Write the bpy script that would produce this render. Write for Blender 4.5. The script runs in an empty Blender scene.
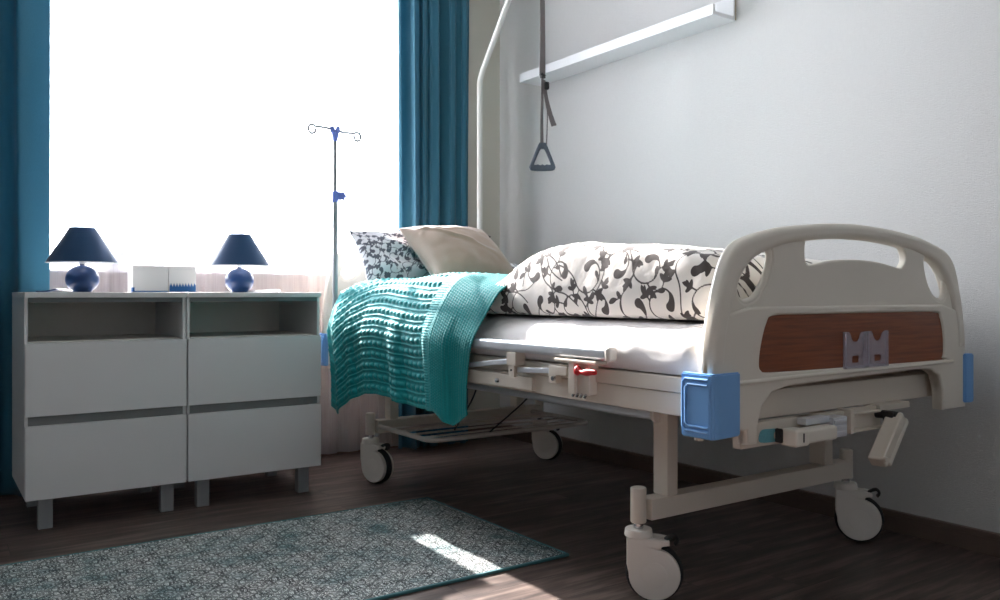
import bpy, bmesh, math, random
import numpy as np
from mathutils import Vector, Matrix, noise as mnoise
sc = bpy.context.scene
COL = sc.collection
PI = math.pi
R = math.radians

# ------------------------------------------------------------------ camera
FPX = 834.0
cam_d = bpy.data.cameras.new('camera')
cam = bpy.data.objects.new('camera', cam_d); COL.objects.link(cam)
cam.location = (0, 0, 0.75)
cam.rotation_euler = (R(90), 0, -math.atan2(580, 834))
cam_d.sensor_width = 36.0
cam_d.lens = 36.0 * FPX / 1000.0
cam_d.shift_y = -0.006
cam_d.clip_start = 0.05
cam_d.dof.use_dof = True
cam_d.dof.focus_distance = 2.0
cam_d.dof.aperture_fstop = 9.0
sc.camera = cam

# ------------------------------------------------------------------ world, sun, exposure
world = bpy.data.worlds.new('daylight'); sc.world = world
world.use_nodes = True
wn = world.node_tree; wn.nodes.clear()
w_out = wn.nodes.new('ShaderNodeOutputWorld'); w_bg = wn.nodes.new('ShaderNodeBackground')
w_bg.inputs['Color'].default_value = (0.875, 0.925, 0.985, 1)
w_bg.inputs['Strength'].default_value = 13.0
wn.links.new(w_bg.outputs[0], w_out.inputs[0])
sun_d = bpy.data.lights.new('sun', 'SUN'); sun = bpy.data.objects.new('sun', sun_d); COL.objects.link(sun)
sun_d.energy = 18.0; sun_d.angle = R(0.9); sun_d.color = (1.0, 0.94, 0.90)
SUN_EL = R(32)
sdir = Vector((-0.03 * math.cos(SUN_EL), -math.cos(SUN_EL), -math.sin(SUN_EL)))
sun.rotation_euler = sdir.to_track_quat('-Z', 'Y').to_euler()
sun.location = (2, 8, 5)
por_d = bpy.data.lights.new('window_portal', 'AREA'); por = bpy.data.objects.new('window_portal', por_d); COL.objects.link(por)
por_d.shape = 'RECTANGLE'; por_d.size = 1.72; por_d.size_y = 1.6
por.location = (1.14, 3.90, 1.66); por.rotation_euler = (R(-90), 0, 0)
por_d.cycles.is_portal = True
sc.view_settings.view_transform = 'Standard'
sc.view_settings.look = 'None'
sc.view_settings.gamma = 1.0
sc.view_settings.use_curve_mapping = False
sc.view_settings.exposure = 1.35
sc.cycles.max_bounces = 14
sc.cycles.diffuse_bounces = 8
sc.cycles.transparent_max_bounces = 16
sc.cycles.sample_clamp_indirect = 12.0
sc.cycles.caustics_reflective = False
sc.cycles.caustics_refractive = False
sc.cycles.use_denoising = True

# ------------------------------------------------------------------ materials
def srgb(r, g, b):
    f = lambda c: ((c / 255 + 0.055) / 1.055) ** 2.4 if c / 255 > 0.04045 else c / 255 / 12.92
    return (f(r), f(g), f(b), 1)

class NT:
    def __init__(s, name):
        s.m = bpy.data.materials.new(name); s.m.use_nodes = True
        s.t = s.m.node_tree; s.t.nodes.clear()
        s.out = s.t.nodes.new('ShaderNodeOutputMaterial')
    def n(s, typ, **kw):
        nd = s.t.nodes.new('ShaderNode' + typ)
        for k, v in kw.items(): setattr(nd, k, v)
        return nd
    def l(s, a, b): s.t.links.new(a, b)
    def val(s, sock, v):
        if hasattr(v, 'links') or isinstance(v, bpy.types.NodeSocket): s.l(v, sock)
        else: sock.default_value = v
    def math(s, op, a, b=0.0, c=None):
        nd = s.n('Math', operation=op); s.val(nd.inputs[0], a); s.val(nd.inputs[1], b)
        if c is not None: s.val(nd.inputs[2], c)
        return nd.outputs[0]
    def ramp(s, fac, stops, interp='LINEAR'):
        nd = s.n('ValToRGB'); nd.color_ramp.interpolation = interp
        e = nd.color_ramp.elements
        while len(e) < len(stops): e.new(0.5)
        for i, (p, c) in enumerate(stops): e[i].position = p; e[i].color = c
        s.l(fac, nd.inputs[0]); return nd.outputs[0]
    def mix(s, fac, a, b, mode='MIX'):
        nd = s.n('Mix', data_type='RGBA', blend_type=mode)
        s.val(nd.inputs['Factor'], fac); s.val(nd.inputs[6], a); s.val(nd.inputs[7], b); return nd.outputs[2]
    def coord(s, scale=(1, 1, 1), which='Object', rot=(0, 0, 0)):
        tc = s.n('TexCoord'); mp = s.n('Mapping')
        mp.inputs['Scale'].default_value = scale; mp.inputs['Rotation'].default_value = rot
        s.l(tc.outputs[which], mp.inputs[0]); return mp.outputs[0]
    def noise(s, vec, scale=5, detail=3, rough=0.5):
        nd = s.n('TexNoise'); s.l(vec, nd.inputs['Vector'])
        nd.inputs['Scale'].default_value = scale; nd.inputs['Detail'].default_value = detail
        nd.inputs['Roughness'].default_value = rough; return nd.outputs['Fac']
    def bump(s, h, strength=0.3, dist=0.01):
        nd = s.n('Bump'); nd.inputs['Strength'].default_value = strength
        nd.inputs['Distance'].default_value = dist; s.l(h, nd.inputs['Height']); return nd.outputs[0]
    def bsdf(s, col, rough=0.5, metal=0.0, normal=None, **kw):
        b = s.n('BsdfPrincipled'); s.val(b.inputs['Base Color'], col); s.val(b.inputs['Roughness'], rough)
        b.inputs['Metallic'].default_value = metal
        for k, v in kw.items(): b.inputs[k.replace('_', ' ')].default_value = v
        if normal is not None: s.l(normal, b.inputs['Normal'])
        return b.outputs[0]
    def done(s, sh): s.l(sh, s.out.inputs[0]); return s.m

def simple(name, col, rough=0.5, metal=0.0, var=0.04, nscale=6, bump=0.0, bscale=300, **kw):
    t = NT(name); v = t.coord()
    n = t.noise(v, nscale, 3)
    dark = tuple(c * (1 - var) for c in col[:3]) + (1,)
    c = t.mix(n, dark, col)
    nb = t.bump(t.noise(v, bscale, 2), bump, 0.001) if bump else None
    return t.done(t.bsdf(c, rough, metal, nb, **kw))

def mat_wallpaper():
    t = NT('wallpaper_grey_weave'); v = t.coord()
    a = t.noise(t.coord((1, 1, 9)), 55, 3, 0.6)      # short horizontal threads
    b = t.noise(t.coord((9, 9, 1)), 55, 3, 0.6)
    h = t.math('ADD', a, b)
    big = t.noise(v, 1.2, 2)
    c = t.mix(big, srgb(206, 206, 205), srgb(216, 216, 215))
    c = t.mix(t.math('MULTIPLY', h, 0.16), c, srgb(150, 148, 144))
    return t.done(t.bsdf(c, 0.75, 0, t.bump(h, 0.55, 0.003)))

def mat_floor():
    t = NT('dark_wood_laminate')
    tc = t.n('TexCoord'); sep = t.n('SeparateXYZ'); t.l(tc.outputs['Object'], sep.inputs[0])
    W = 0.145; L = 1.25
    row = t.math('FLOOR', t.math('DIVIDE', sep.outputs[1], W))
    wn1 = t.n('TexWhiteNoise', noise_dimensions='1D'); t.l(row, wn1.inputs['W'])
    xs = t.math('ADD', t.math('DIVIDE', sep.outputs[0], L), wn1.outputs['Value'])
    colm = t.math('FLOOR', xs)
    cmb = t.n('CombineXYZ'); t.l(row, cmb.inputs[0]); t.l(colm, cmb.inputs[1])
    wn2 = t.n('TexWhiteNoise', noise_dimensions='3D'); t.l(cmb.outputs[0], wn2.inputs['Vector'])
    off = t.n('CombineXYZ'); t.l(t.math('ADD', t.math('MULTIPLY', sep.outputs[0], 1.0), t.math('MULTIPLY', wn2.outputs['Value'], 31.0)), off.inputs[0])
    t.l(t.math('MULTIPLY', sep.outputs[1], 9.0), off.inputs[1])
    g = t.noise(off.outputs[0], 3.2, 6, 0.62)
    g2 = t.noise(off.outputs[0], 16, 4, 0.6)
    c = t.ramp(g, [(0.34, srgb(44, 36, 34)), (0.50, srgb(92, 77, 71)), (0.64, srgb(134, 118, 109))])
    c = t.mix(t.math('MULTIPLY', g2, 0.35), c, srgb(45, 37, 34))
    c = t.mix(t.math('MULTIPLY', wn2.outputs['Value'], 0.45), c, srgb(66, 55, 52))
    fy = t.math('FRACT', t.math('DIVIDE', sep.outputs[1], W)); fx = t.math('FRACT', xs)
    gy = t.math('LESS_THAN', fy, 0.018); gx = t.math('LESS_THAN', fx, 0.002)
    gap = t.math('MAXIMUM', gy, gx)
    c = t.mix(t.math('MULTIPLY', gap, 0.65), c, srgb(24, 20, 19))
    h = t.math('SUBTRACT', t.math('MULTIPLY', g2, 0.25), gap)
    return t.done(t.bsdf(c, 0.42, 0, t.bump(h, 0.25, 0.002)))

def mat_rug():
    t = NT('rug_damask_grey_teal')
    tc = t.n('TexCoord'); sep = t.n('SeparateXYZ'); t.l(tc.outputs['Object'], sep.inputs[0])
    P = 0.12
    def mir(o, p, sh=0.0):
        return t.math('PINGPONG', t.math('ADD', t.math('DIVIDE', o, p), 10.0 + sh), 0.5)
    mx = mir(sep.outputs[0], P); my = mir(sep.outputs[1], P)
    # half-drop: shift every other column
    colx = t.math('FLOOR', t.math('ADD', t.math('DIVIDE', sep.outputs[0], P), 10.0))
    odd = t.math('MODULO', colx, 2.0)
    my = t.math('PINGPONG', t.math('ADD', t.math('ADD', t.math('DIVIDE', sep.outputs[1], P), 10.0), t.math('MULTIPLY', odd, 0.5)), 0.5)
    cm = t.n('CombineXYZ'); t.l(mx, cm.inputs[0]); t.l(my, cm.inputs[1])
    nz = t.noise(cm.outputs[0], 7.0, 1, 0.4)
    vo = t.n('TexVoronoi', feature='DISTANCE_TO_EDGE'); t.l(cm.outputs[0], vo.inputs['Vector']); vo.inputs['Scale'].default_value = 6.5
    ln = t.math('LESS_THAN', vo.outputs['Distance'], 0.09)
    ring = t.math('PINGPONG', t.math('MULTIPLY', nz, 8.0), 0.5)
    orn = t.math('GREATER_THAN', ring, 0.27)
    diag = t.math('LESS_THAN', t.math('ABSOLUTE', t.math('SUBTRACT', t.math('ADD', mx, my), 0.5)), 0.05)
    pat = t.math('MAXIMUM', t.math('MAXIMUM', t.math('MULTIPLY', ln, 0.9), t.math('MULTIPLY', orn, 1.0)), t.math('MULTIPLY', diag, 0.7))
    wear = t.noise(tc.outputs['Object'], 7, 4, 0.6)
    fine = t.noise(tc.outputs['Object'], 260, 2)
    base = t.ramp(wear, [(0.32, srgb(118, 152, 154)), (0.48, srgb(204, 214, 212)), (0.7, srgb(224, 226, 223))])
    dark = t.ramp(wear, [(0.35, srgb(30, 50, 54)), (0.6, srgb(40, 42, 44))])
    wm = t.math('MULTIPLY', pat, t.ramp(t.noise(tc.outputs['Object'], 30, 3), [(0.3, (0.75, 0.75, 0.75, 1)), (0.6, (1, 1, 1, 1))]))
    c = t.mix(wm, base, dark)
    c = t.mix(t.math('MULTIPLY', fine, 0.15), c, srgb(70, 78, 78))
    h = t.math('ADD', t.math('MULTIPLY', fine, 1.0), t.math('MULTIPLY', pat, -0.6))
    return t.done(t.bsdf(c, 0.95, 0, t.bump(h, 0.5, 0.003)))

def mat_print(name, base, ink, thread=900):
    t = NT(name)
    at = t.n('Attribute', attribute_name='vine')
    m = t.n('MapRange'); t.l(at.outputs['Fac'], m.inputs['Value'])
    m.inputs['From Min'].default_value = 0.00045; m.inputs['From Max'].default_value = -0.00045
    m.inputs['To Min'].default_value = 0; m.inputs['To Max'].default_value = 1
    v = t.coord()
    fine = t.noise(v, thread, 2)
    c = t.mix(m.outputs[0], base, ink)
    wr = t.noise(v, 22, 4, 0.55)
    h = t.math('ADD', t.math('MULTIPLY', wr, 1.0), t.math('MULTIPLY', fine, 0.06))
    nrm = t.bump(h, 0.35, 0.006)
    b = t.bsdf(c, 0.9, 0, nrm, Sheen_Weight=0.15)
    return t.done(b)

def mat_fabric(name, a, b, scale=700, rough=0.85, wr=0.25, wscale=14, sheen=0.2, trans=0.0, stripes=None):
    t = NT(name); v = t.coord(stripes or (1, 1, 1))
    fine = t.noise(v, scale, 2)
    c = t.mix(fine, a, b)
    h = t.math('ADD', t.math('MULTIPLY', t.noise(t.coord(), wscale, 4), 1.0), t.math('MULTIPLY', fine, 0.08))
    sh = t.bsdf(c, rough, 0, t.bump(h, wr, 0.008), Sheen_Weight=sheen)
    if trans:
        tr = t.n('BsdfTranslucent'); t.l(c, tr.inputs[0]); mx = t.n('MixShader'); mx.inputs[0].default_value = trans
        t.l(sh, mx.inputs[1]); t.l(tr.outputs[0], mx.inputs[2]); sh = mx.outputs[0]
    return t.done(sh)

def mat_sheer():
    t = NT('sheer_white_voile')
    v = t.coord((1, 1, 1)); n = t.noise(t.coord((60, 1, 1)), 6, 2)
    tp = t.n('BsdfTransparent'); tp.inputs[0].default_value = (1, 1, 1, 1)
    tl = t.n('BsdfTranslucent'); tl.inputs[0].default_value = (0.93, 0.92, 0.98, 1)
    df = t.n('BsdfDiffuse'); df.inputs[0].default_value = (0.92, 0.92, 0.95, 1)
    m1 = t.n('MixShader'); m1.inputs[0].default_value = 0.45; t.l(tl.outputs[0], m1.inputs[1]); t.l(df.outputs[0], m1.inputs[2])
    m2 = t.n('MixShader'); t.l(t.math('ADD', t.math('MULTIPLY', n, 0.16), 0.34), m2.inputs[0])
    t.l(tp.outputs[0], m2.inputs[1]); t.l(m1.outputs[0], m2.inputs[2])
    return t.done(m2.outputs[0])

def mat_pane():
    t = NT('window_glass')
    tp = t.n('BsdfTransparent'); gl = t.n('BsdfGlossy'); gl.inputs['Roughness'].default_value = 0.02
    fr = t.n('Fresnel'); fr.inputs[0].default_value = 1.45
    m = t.n('MixShader'); t.l(fr.outputs[0], m.inputs[0]); t.l(tp.outputs[0], m.inputs[1]); t.l(gl.outputs[0], m.inputs[2])
    return t.done(m.outputs[0])

def mat_wood_panel():
    t = NT('reddish_wood_grain')
    v = t.coord((1.2, 1, 26))
    g = t.noise(v, 5, 5, 0.6); g2 = t.noise(t.coord((3, 1, 90)), 8, 3, 0.6)
    c = t.ramp(g, [(0.3, srgb(104, 50, 20)), (0.55, srgb(138, 72, 34)), (0.75, srgb(158, 88, 46))])
    c = t.mix(t.math('MULTIPLY', g2, 0.4), c, srgb(84, 38, 20))
    return t.done(t.bsdf(c, 0.42, 0, None))

def mat_clear():
    t = NT('clear_plastic')
    b = t.bsdf(srgb(205, 200, 215), 0.12, 0, None)
    tp = t.n('BsdfTransparent'); m = t.n('MixShader'); m.inputs[0].default_value = 0.34
    t.l(tp.outputs[0], m.inputs[1]); t.l(b, m.inputs[2])
    return t.done(m.outputs[0])

M = dict(
    wall=mat_wallpaper(),
    wallback=simple('wall_paint_beige', srgb(196, 192, 180), 0.85, var=0.03),
    wallfar=simple('wall_paint_taupe', srgb(222, 224, 226), 0.85, var=0.03),
    darksteel=simple('brushed_steel', srgb(150, 150, 154), 0.45, 0.5),
    ceiling=simple('ceiling_white', srgb(235, 234, 230), 0.9, var=0.02),
    floor=mat_floor(), rug=mat_rug(),
    base=simple('baseboard_dark_wood', srgb(112, 94, 86), 0.5, var=0.3, nscale=9),
    sill=simple('sill_white', srgb(226, 220, 220), 0.5, var=0.02),
    pvc=simple('window_frame_white', srgb(238, 238, 240), 0.4, var=0.01),
    pane=mat_pane(), sheer=mat_sheer(),
    teal=mat_fabric('teal_curtain', srgb(40, 98, 120), srgb(58, 124, 148), 500, 0.8, 0.3, 8, 0.2, 0.28),
    cab=simple('cabinet_white_lacquer', srgb(214, 213, 213), 0.45, var=0.02),
    cabin=simple('cabinet_inner_grey', srgb(226, 222, 214), 0.6, var=0.03),
    groove=simple('groove_grey', srgb(128, 130, 130), 0.6),
    cableg=simple('grey_leg', srgb(150, 152, 154), 0.5, var=0.05),
    navy=simple('navy_glaze', srgb(26, 62, 112), 0.3, var=0.15, nscale=9),
    shade=mat_fabric('navy_shade', srgb(14, 54, 94), srgb(24, 74, 116), 500, 0.8, 0.1, 10, 0.2, 0.12),
    shadein=simple('shade_lining_white', srgb(225, 228, 232), 0.8),
    beige=simple('bed_plastic_beige', srgb(224, 218, 206), 0.42, var=0.03, bump=0.15, bscale=900),
    steel=simple('bed_steel_cream', srgb(214, 205, 192), 0.38, var=0.05, nscale=4),
    bumper=simple('bumper_blue', srgb(118, 170, 226), 0.38, var=0.05),
    whitepl=simple('caster_white', srgb(222, 216, 208), 0.4, var=0.04),
    rubber=simple('tire_black', srgb(26, 26, 28), 0.55, var=0.2),
    alu=simple('aluminium', srgb(222, 226, 232), 0.32, 0.55, var=0.04),
    chrome=simple('chrome', srgb(205, 205, 208), 0.18, 1.0, var=0.03),
    red=simple('red_knob', srgb(190, 30, 34), 0.4),
    wood=mat_wood_panel(), clear=mat_clear(),
    aqua=simple('sticker_aqua', srgb(110, 178, 192), 0.5, var=0.25, nscale=160),
    sheet=mat_fabric('white_sheet', srgb(222, 218, 218), srgb(234, 230, 228), 900, 0.9, 0.35, 9, 0.1),
    duvet=mat_print('duvet_vine_print', srgb(232, 226, 220), srgb(62, 53, 51)),
    pilprint=mat_print('pillow_vine_print', srgb(232, 231, 236), srgb(98, 98, 110)),
    pilbeige=mat_fabric('beige_satin', srgb(150, 127, 111), srgb(168, 145, 128), 600, 0.6, 0.25, 9, 0.4),
    blanket=mat_fabric('turquoise_knit', srgb(0, 128, 132), srgb(4, 162, 164), 420, 0.75, 0.35, 60, 0.12),
    strap=mat_fabric('grey_webbing', srgb(92, 86, 86), srgb(120, 112, 112), 900, 0.8, 0.1, 30, 0.1),
    handle=simple('slate_plastic', srgb(78, 84, 96), 0.45),
    ivblue=simple('periwinkle_plastic', srgb(120, 136, 215), 0.4),
    carton=simple('carton_white', srgb(226, 224, 222), 0.7, var=0.03),
    cartonblue=simple('carton_blue_print', srgb(30, 98, 160), 0.6, var=0.1, nscale=120),
    cord=simple('white_cord', srgb(225, 225, 225), 0.5),
    racks=simple('rack_grey_steel', srgb(205, 196, 188), 0.45),
    shelf=simple('shelf_white', srgb(224, 226, 228), 0.5, var=0.02),
    shelfedge=simple('shelf_raw_edge', srgb(170, 160, 138), 0.7),
    black=simple('black_plastic', srgb(24, 24, 26), 0.5),
    pole=simple('pole_white_enamel', srgb(212, 211, 206), 0.35, var=0.02),
)

# ------------------------------------------------------------------ mesh helpers
def obj(name, bm, mat, parent=None, smooth=True, angle=40):
    me = bpy.data.meshes.new(name)
    bm.normal_update(); bm.to_mesh(me); bm.free()
    me.materials.append(mat)
    return link(name, me, parent, smooth, angle)

def link(name, me, parent=None, smooth=True, angle=40):
    o = bpy.data.objects.new(name, me); COL.objects.link(o)
    if smooth and len(me.polygons):
        me.polygons.foreach_set('use_smooth', [True] * len(me.polygons))
        b = bmesh.new(); b.from_mesh(me)
        for e in b.edges:
            if len(e.link_faces) == 2 and e.calc_face_angle(0) > R(angle): e.smooth = False
        b.to_mesh(me); b.free()
    if smooth and len(me.polygons):
        w = o.modifiers.new('weighted_normals', 'WEIGHTED_NORMAL'); w.keep_sharp = True
    if parent is not None: o.parent = parent
    return o

def thing(name, label, cat, group=None):
    o = bpy.data.objects.new(name, None); COL.objects.link(o); o.empty_display_size = 0.1
    o['label'] = label; o['category'] = cat
    if group: o['group'] = group
    return o
def tag(o, label, cat, group=None):
    o['label'] = label; o['category'] = cat
    if group: o['group'] = group
    return o
def struct(o): o['kind'] = 'structure'; return o

def rebase(root, loc):
    """put the Empty at the thing's base, children keep their world place"""
    root.location = loc
    inv = Matrix.Translation(-Vector(loc))
    for c in root.children:
        if True:
            c.location = Vector(c.location) - Vector(loc)

def box(bm, x0, x1, y0, y1, z0, z1, bev=0.0, seg=2, mat=None):
    r = bmesh.ops.create_cube(bm, size=1.0)
    vs = r['verts']
    for v in vs:
        v.co = Vector((x0 + (v.co.x + .5) * (x1 - x0), y0 + (v.co.y + .5) * (y1 - y0), z0 + (v.co.z + .5) * (z1 - z0)))
    if bev > 0:
        es = list({e for v in vs for e in v.link_edges})
        rb = bmesh.ops.bevel(bm, geom=es, offset=bev, segments=seg, affect='EDGES', profile=0.5)
        vs = list({v for f in rb['faces'] for v in f.verts} | {v for v in vs if v.is_valid})
    if mat is not None:
        seen = set()
        stack = [v for v in vs if v.is_valid]
        seen = set(stack)
        while stack:
            v = stack.pop()
            for e in v.link_edges:
                w = e.other_vert(v)
                if w not in seen: seen.add(w); stack.append(w)
        for v in seen: v.co = mat @ v.co
    return vs

def cyl(bm, p0, p1, r, r1=None, seg=20, bev=0.0):
    p0 = Vector(p0); p1 = Vector(p1); d = p1 - p0
    q = d.to_track_quat('Z', 'Y').to_matrix().to_4x4(); q.translation = p0
    L = d.length; r1 = r if r1 is None else r1
    prof = [(0, 0)]
    if bev: prof += [(r - bev, 0), (r - bev * .3, bev * .3), (r, bev), (r1, L - bev), (r1 - bev * .3, L - bev * .3), (r1 - bev, L)]
    else: prof += [(r, 0), (r1, L)]
    prof += [(0, L)]
    lathe(bm, prof, seg, q)

def lathe(bm, prof, seg=32, mat=None, closed=False):
    mat = mat or Matrix.Identity(4)
    rings = []
    for (r, z) in prof:
        if r < 1e-6: rings.append([bm.verts.new(mat @ Vector((0, 0, z)))])
        else: rings.append([bm.verts.new(mat @ Vector((r * math.cos(2 * PI * i / seg), r * math.sin(2 * PI * i / seg), z))) for i in range(seg)])
    pairs = list(zip(rings[:-1], rings[1:]))
    if closed: pairs.append((rings[-1], rings[0]))
    for a, b in pairs:
        for i in range(seg):
            j = (i + 1) % seg
            if len(a) == 1 and len(b) == 1: continue
            if len(a) == 1: f = (a[0], b[j], b[i])
            elif len(b) == 1: f = (a[i], a[j], b[0])
            else: f = (a[i], a[j], b[j], b[i])
            try: bm.faces.new(f)
            except ValueError: pass

def tube(bm, pts, r, seg=12, cap=True, sx=1.0, sy=1.0, up=None):
    pts = [Vector(p) for p in pts]; n = len(pts)
    rad = r if isinstance(r, (list, tuple)) else [r] * n
    rings = []; prev = None
    for i, p in enumerate(pts):
        d = (pts[min(i + 1, n - 1)] - pts[max(i - 1, 0)]).normalized()
        if prev is None:
            a = Vector(up) if up else (Vector((0, 0, 1)) if abs(d.z) < 0.9 else Vector((1, 0, 0)))
        else: a = prev
        x = (a - d * a.dot(d)).normalized(); y = d.cross(x); prev = x
        rings.append([bm.verts.new(p + (x * math.cos(2 * PI * k / seg) * sx + y * math.sin(2 * PI * k / seg) * sy) * rad[i]) for k in range(seg)])
    for a, b in zip(rings[:-1], rings[1:]):
        for k in range(seg):
            j = (k + 1) % seg; bm.faces.new((a[k], a[j], b[j], b[k]))
    if cap:
        bm.faces.new(list(reversed(rings[0]))); bm.faces.new(rings[-1])

def smoothpath(pts, n=8, closed=False):
    P = [Vector(p) for p in pts]; out = []
    N = len(P); rng = range(N if closed else N - 1)
    for i in rng:
        p0 = P[(i - 1) % N] if closed else P[max(i - 1, 0)]
        p1 = P[i]; p2 = P[(i + 1) % N]
        p3 = P[(i + 2) % N] if closed else P[min(i + 2, N - 1)]
        for k in range(n):
            t = k / n
            out.append(0.5 * ((2 * p1) + (-p0 + p2) * t + (2 * p0 - 5 * p1 + 4 * p2 - p3) * t * t + (-p0 + 3 * p1 - 3 * p2 + p3) * t ** 3))
    if not closed: out.append(P[-1])
    return out

def plate(outlines, half, bev, mat4, res=2):
    """extruded rounded plate from closed 2-D outlines (first outer, rest holes) -> mesh"""
    cu = bpy.data.curves.new('tmp', 'CURVE'); cu.dimensions = '2D'; cu.fill_mode = 'BOTH'
    cu.extrude = max(half - bev, 0.0); cu.bevel_depth = bev; cu.bevel_resolution = res; cu.offset = -bev
    for ol in outlines:
        s = cu.splines.new('POLY'); s.points.add(len(ol) - 1); s.use_cyclic_u = True
        for i, p in enumerate(ol): s.points[i].co = (p[0], p[1], 0, 1)
    o = bpy.data.objects.new('tmp', cu); COL.objects.link(o)
    dg = bpy.context.evaluated_depsgraph_get()
    me = bpy.data.meshes.new_from_object(o.evaluated_get(dg))
    bpy.data.objects.remove(o); bpy.data.curves.remove(cu)
    me.transform(mat4)
    return me
def addmesh(bm, me): bm.from_mesh(me); bpy.data.meshes.remove(me)
def cr2(pts, n=6, closed=True): return [(p.x, p.y) for p in smoothpath([(a, b, 0) for a, b in pts], n, closed)]
def rrect(x0, x1, y0, y1, r, n=6):
    out = []
    for cx, cy, a0 in ((x1 - r, y1 - r, 0), (x0 + r, y1 - r, 90), (x0 + r, y0 + r, 180), (x1 - r, y0 + r, 270)):
        for k in range(n + 1):
            a = R(a0 + 90 * k / n); out.append((cx + r * math.cos(a), cy + r * math.sin(a)))
    return out
# plate standing in the XZ plane: local (x, y, z) -> world (x, -z + Y, y)
def XZ(Y): return Matrix(((1, 0, 0, 0), (0, 0, -1, Y), (0, 1, 0, 0), (0, 0, 0, 1)))
def YZ(X): return Matrix(((0, 0, 1, X), (1, 0, 0, 0), (0, 1, 0, 0), (0, 0, 0, 1)))

def grid_mesh(name, P, mat, parent=None, attr=None, closed_v=False, solid=0.0):
    """P: (nu, nv, 3) numpy positions"""
    nu, nv = P.shape[:2]
    me = bpy.data.meshes.new(name)
    idx = np.arange(nu * nv).reshape(nu, nv)
    a = idx[:-1, :-1].ravel(); b = idx[1:, :-1].ravel(); c = idx[1:, 1:].ravel(); d = idx[:-1, 1:].ravel()
    F = np.stack([a, b, c, d], 1)
    me.vertices.add(nu * nv); me.vertices.foreach_set('co', P.reshape(-1).astype(np.float32))
    me.loops.add(F.size); me.loops.foreach_set('vertex_index', F.ravel().astype(np.int32))
    me.polygons.add(len(F)); me.polygons.foreach_set('loop_start', (np.arange(len(F)) * 4).astype(np.int32))
    me.update(calc_edges=True); me.validate()
    me.materials.append(mat)
    me.polygons.foreach_set('use_smooth', [True] * len(me.polygons))
    if attr is not None:
        for k, v in attr.items():
            at = me.attributes.new(k, 'FLOAT', 'POINT'); at.data.foreach_set('value', v.reshape(-1).astype(np.float32))
    o = bpy.data.objects.new(name, me); COL.objects.link(o)
    if parent is not None: o.parent = parent
    if solid:
        s = o.modifiers.new('thickness', 'SOLIDIFY'); s.thickness = abs(solid); s.offset = -1 if solid > 0 else 1
    return o

def fnoise(U, V, seed, scale):
    """smooth value noise by bilinear/cubic blending on a random lattice"""
    rs = np.random.RandomState(seed); T = rs.rand(257, 257)
    x = U / scale + 40; y = V / scale + 40
    xi = np.floor(x).astype(int); yi = np.floor(y).astype(int); fx = x - xi; fy = y - yi
    fx = fx * fx * (3 - 2 * fx); fy = fy * fy * (3 - 2 * fy)
    g = lambda i, j: T[i % 257, j % 257]
    return ((g(xi, yi) * (1 - fx) + g(xi + 1, yi) * fx) * (1 - fy) + (g(xi, yi + 1) * (1 - fx) + g(xi + 1, yi + 1) * fx) * fy) - 0.5

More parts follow.
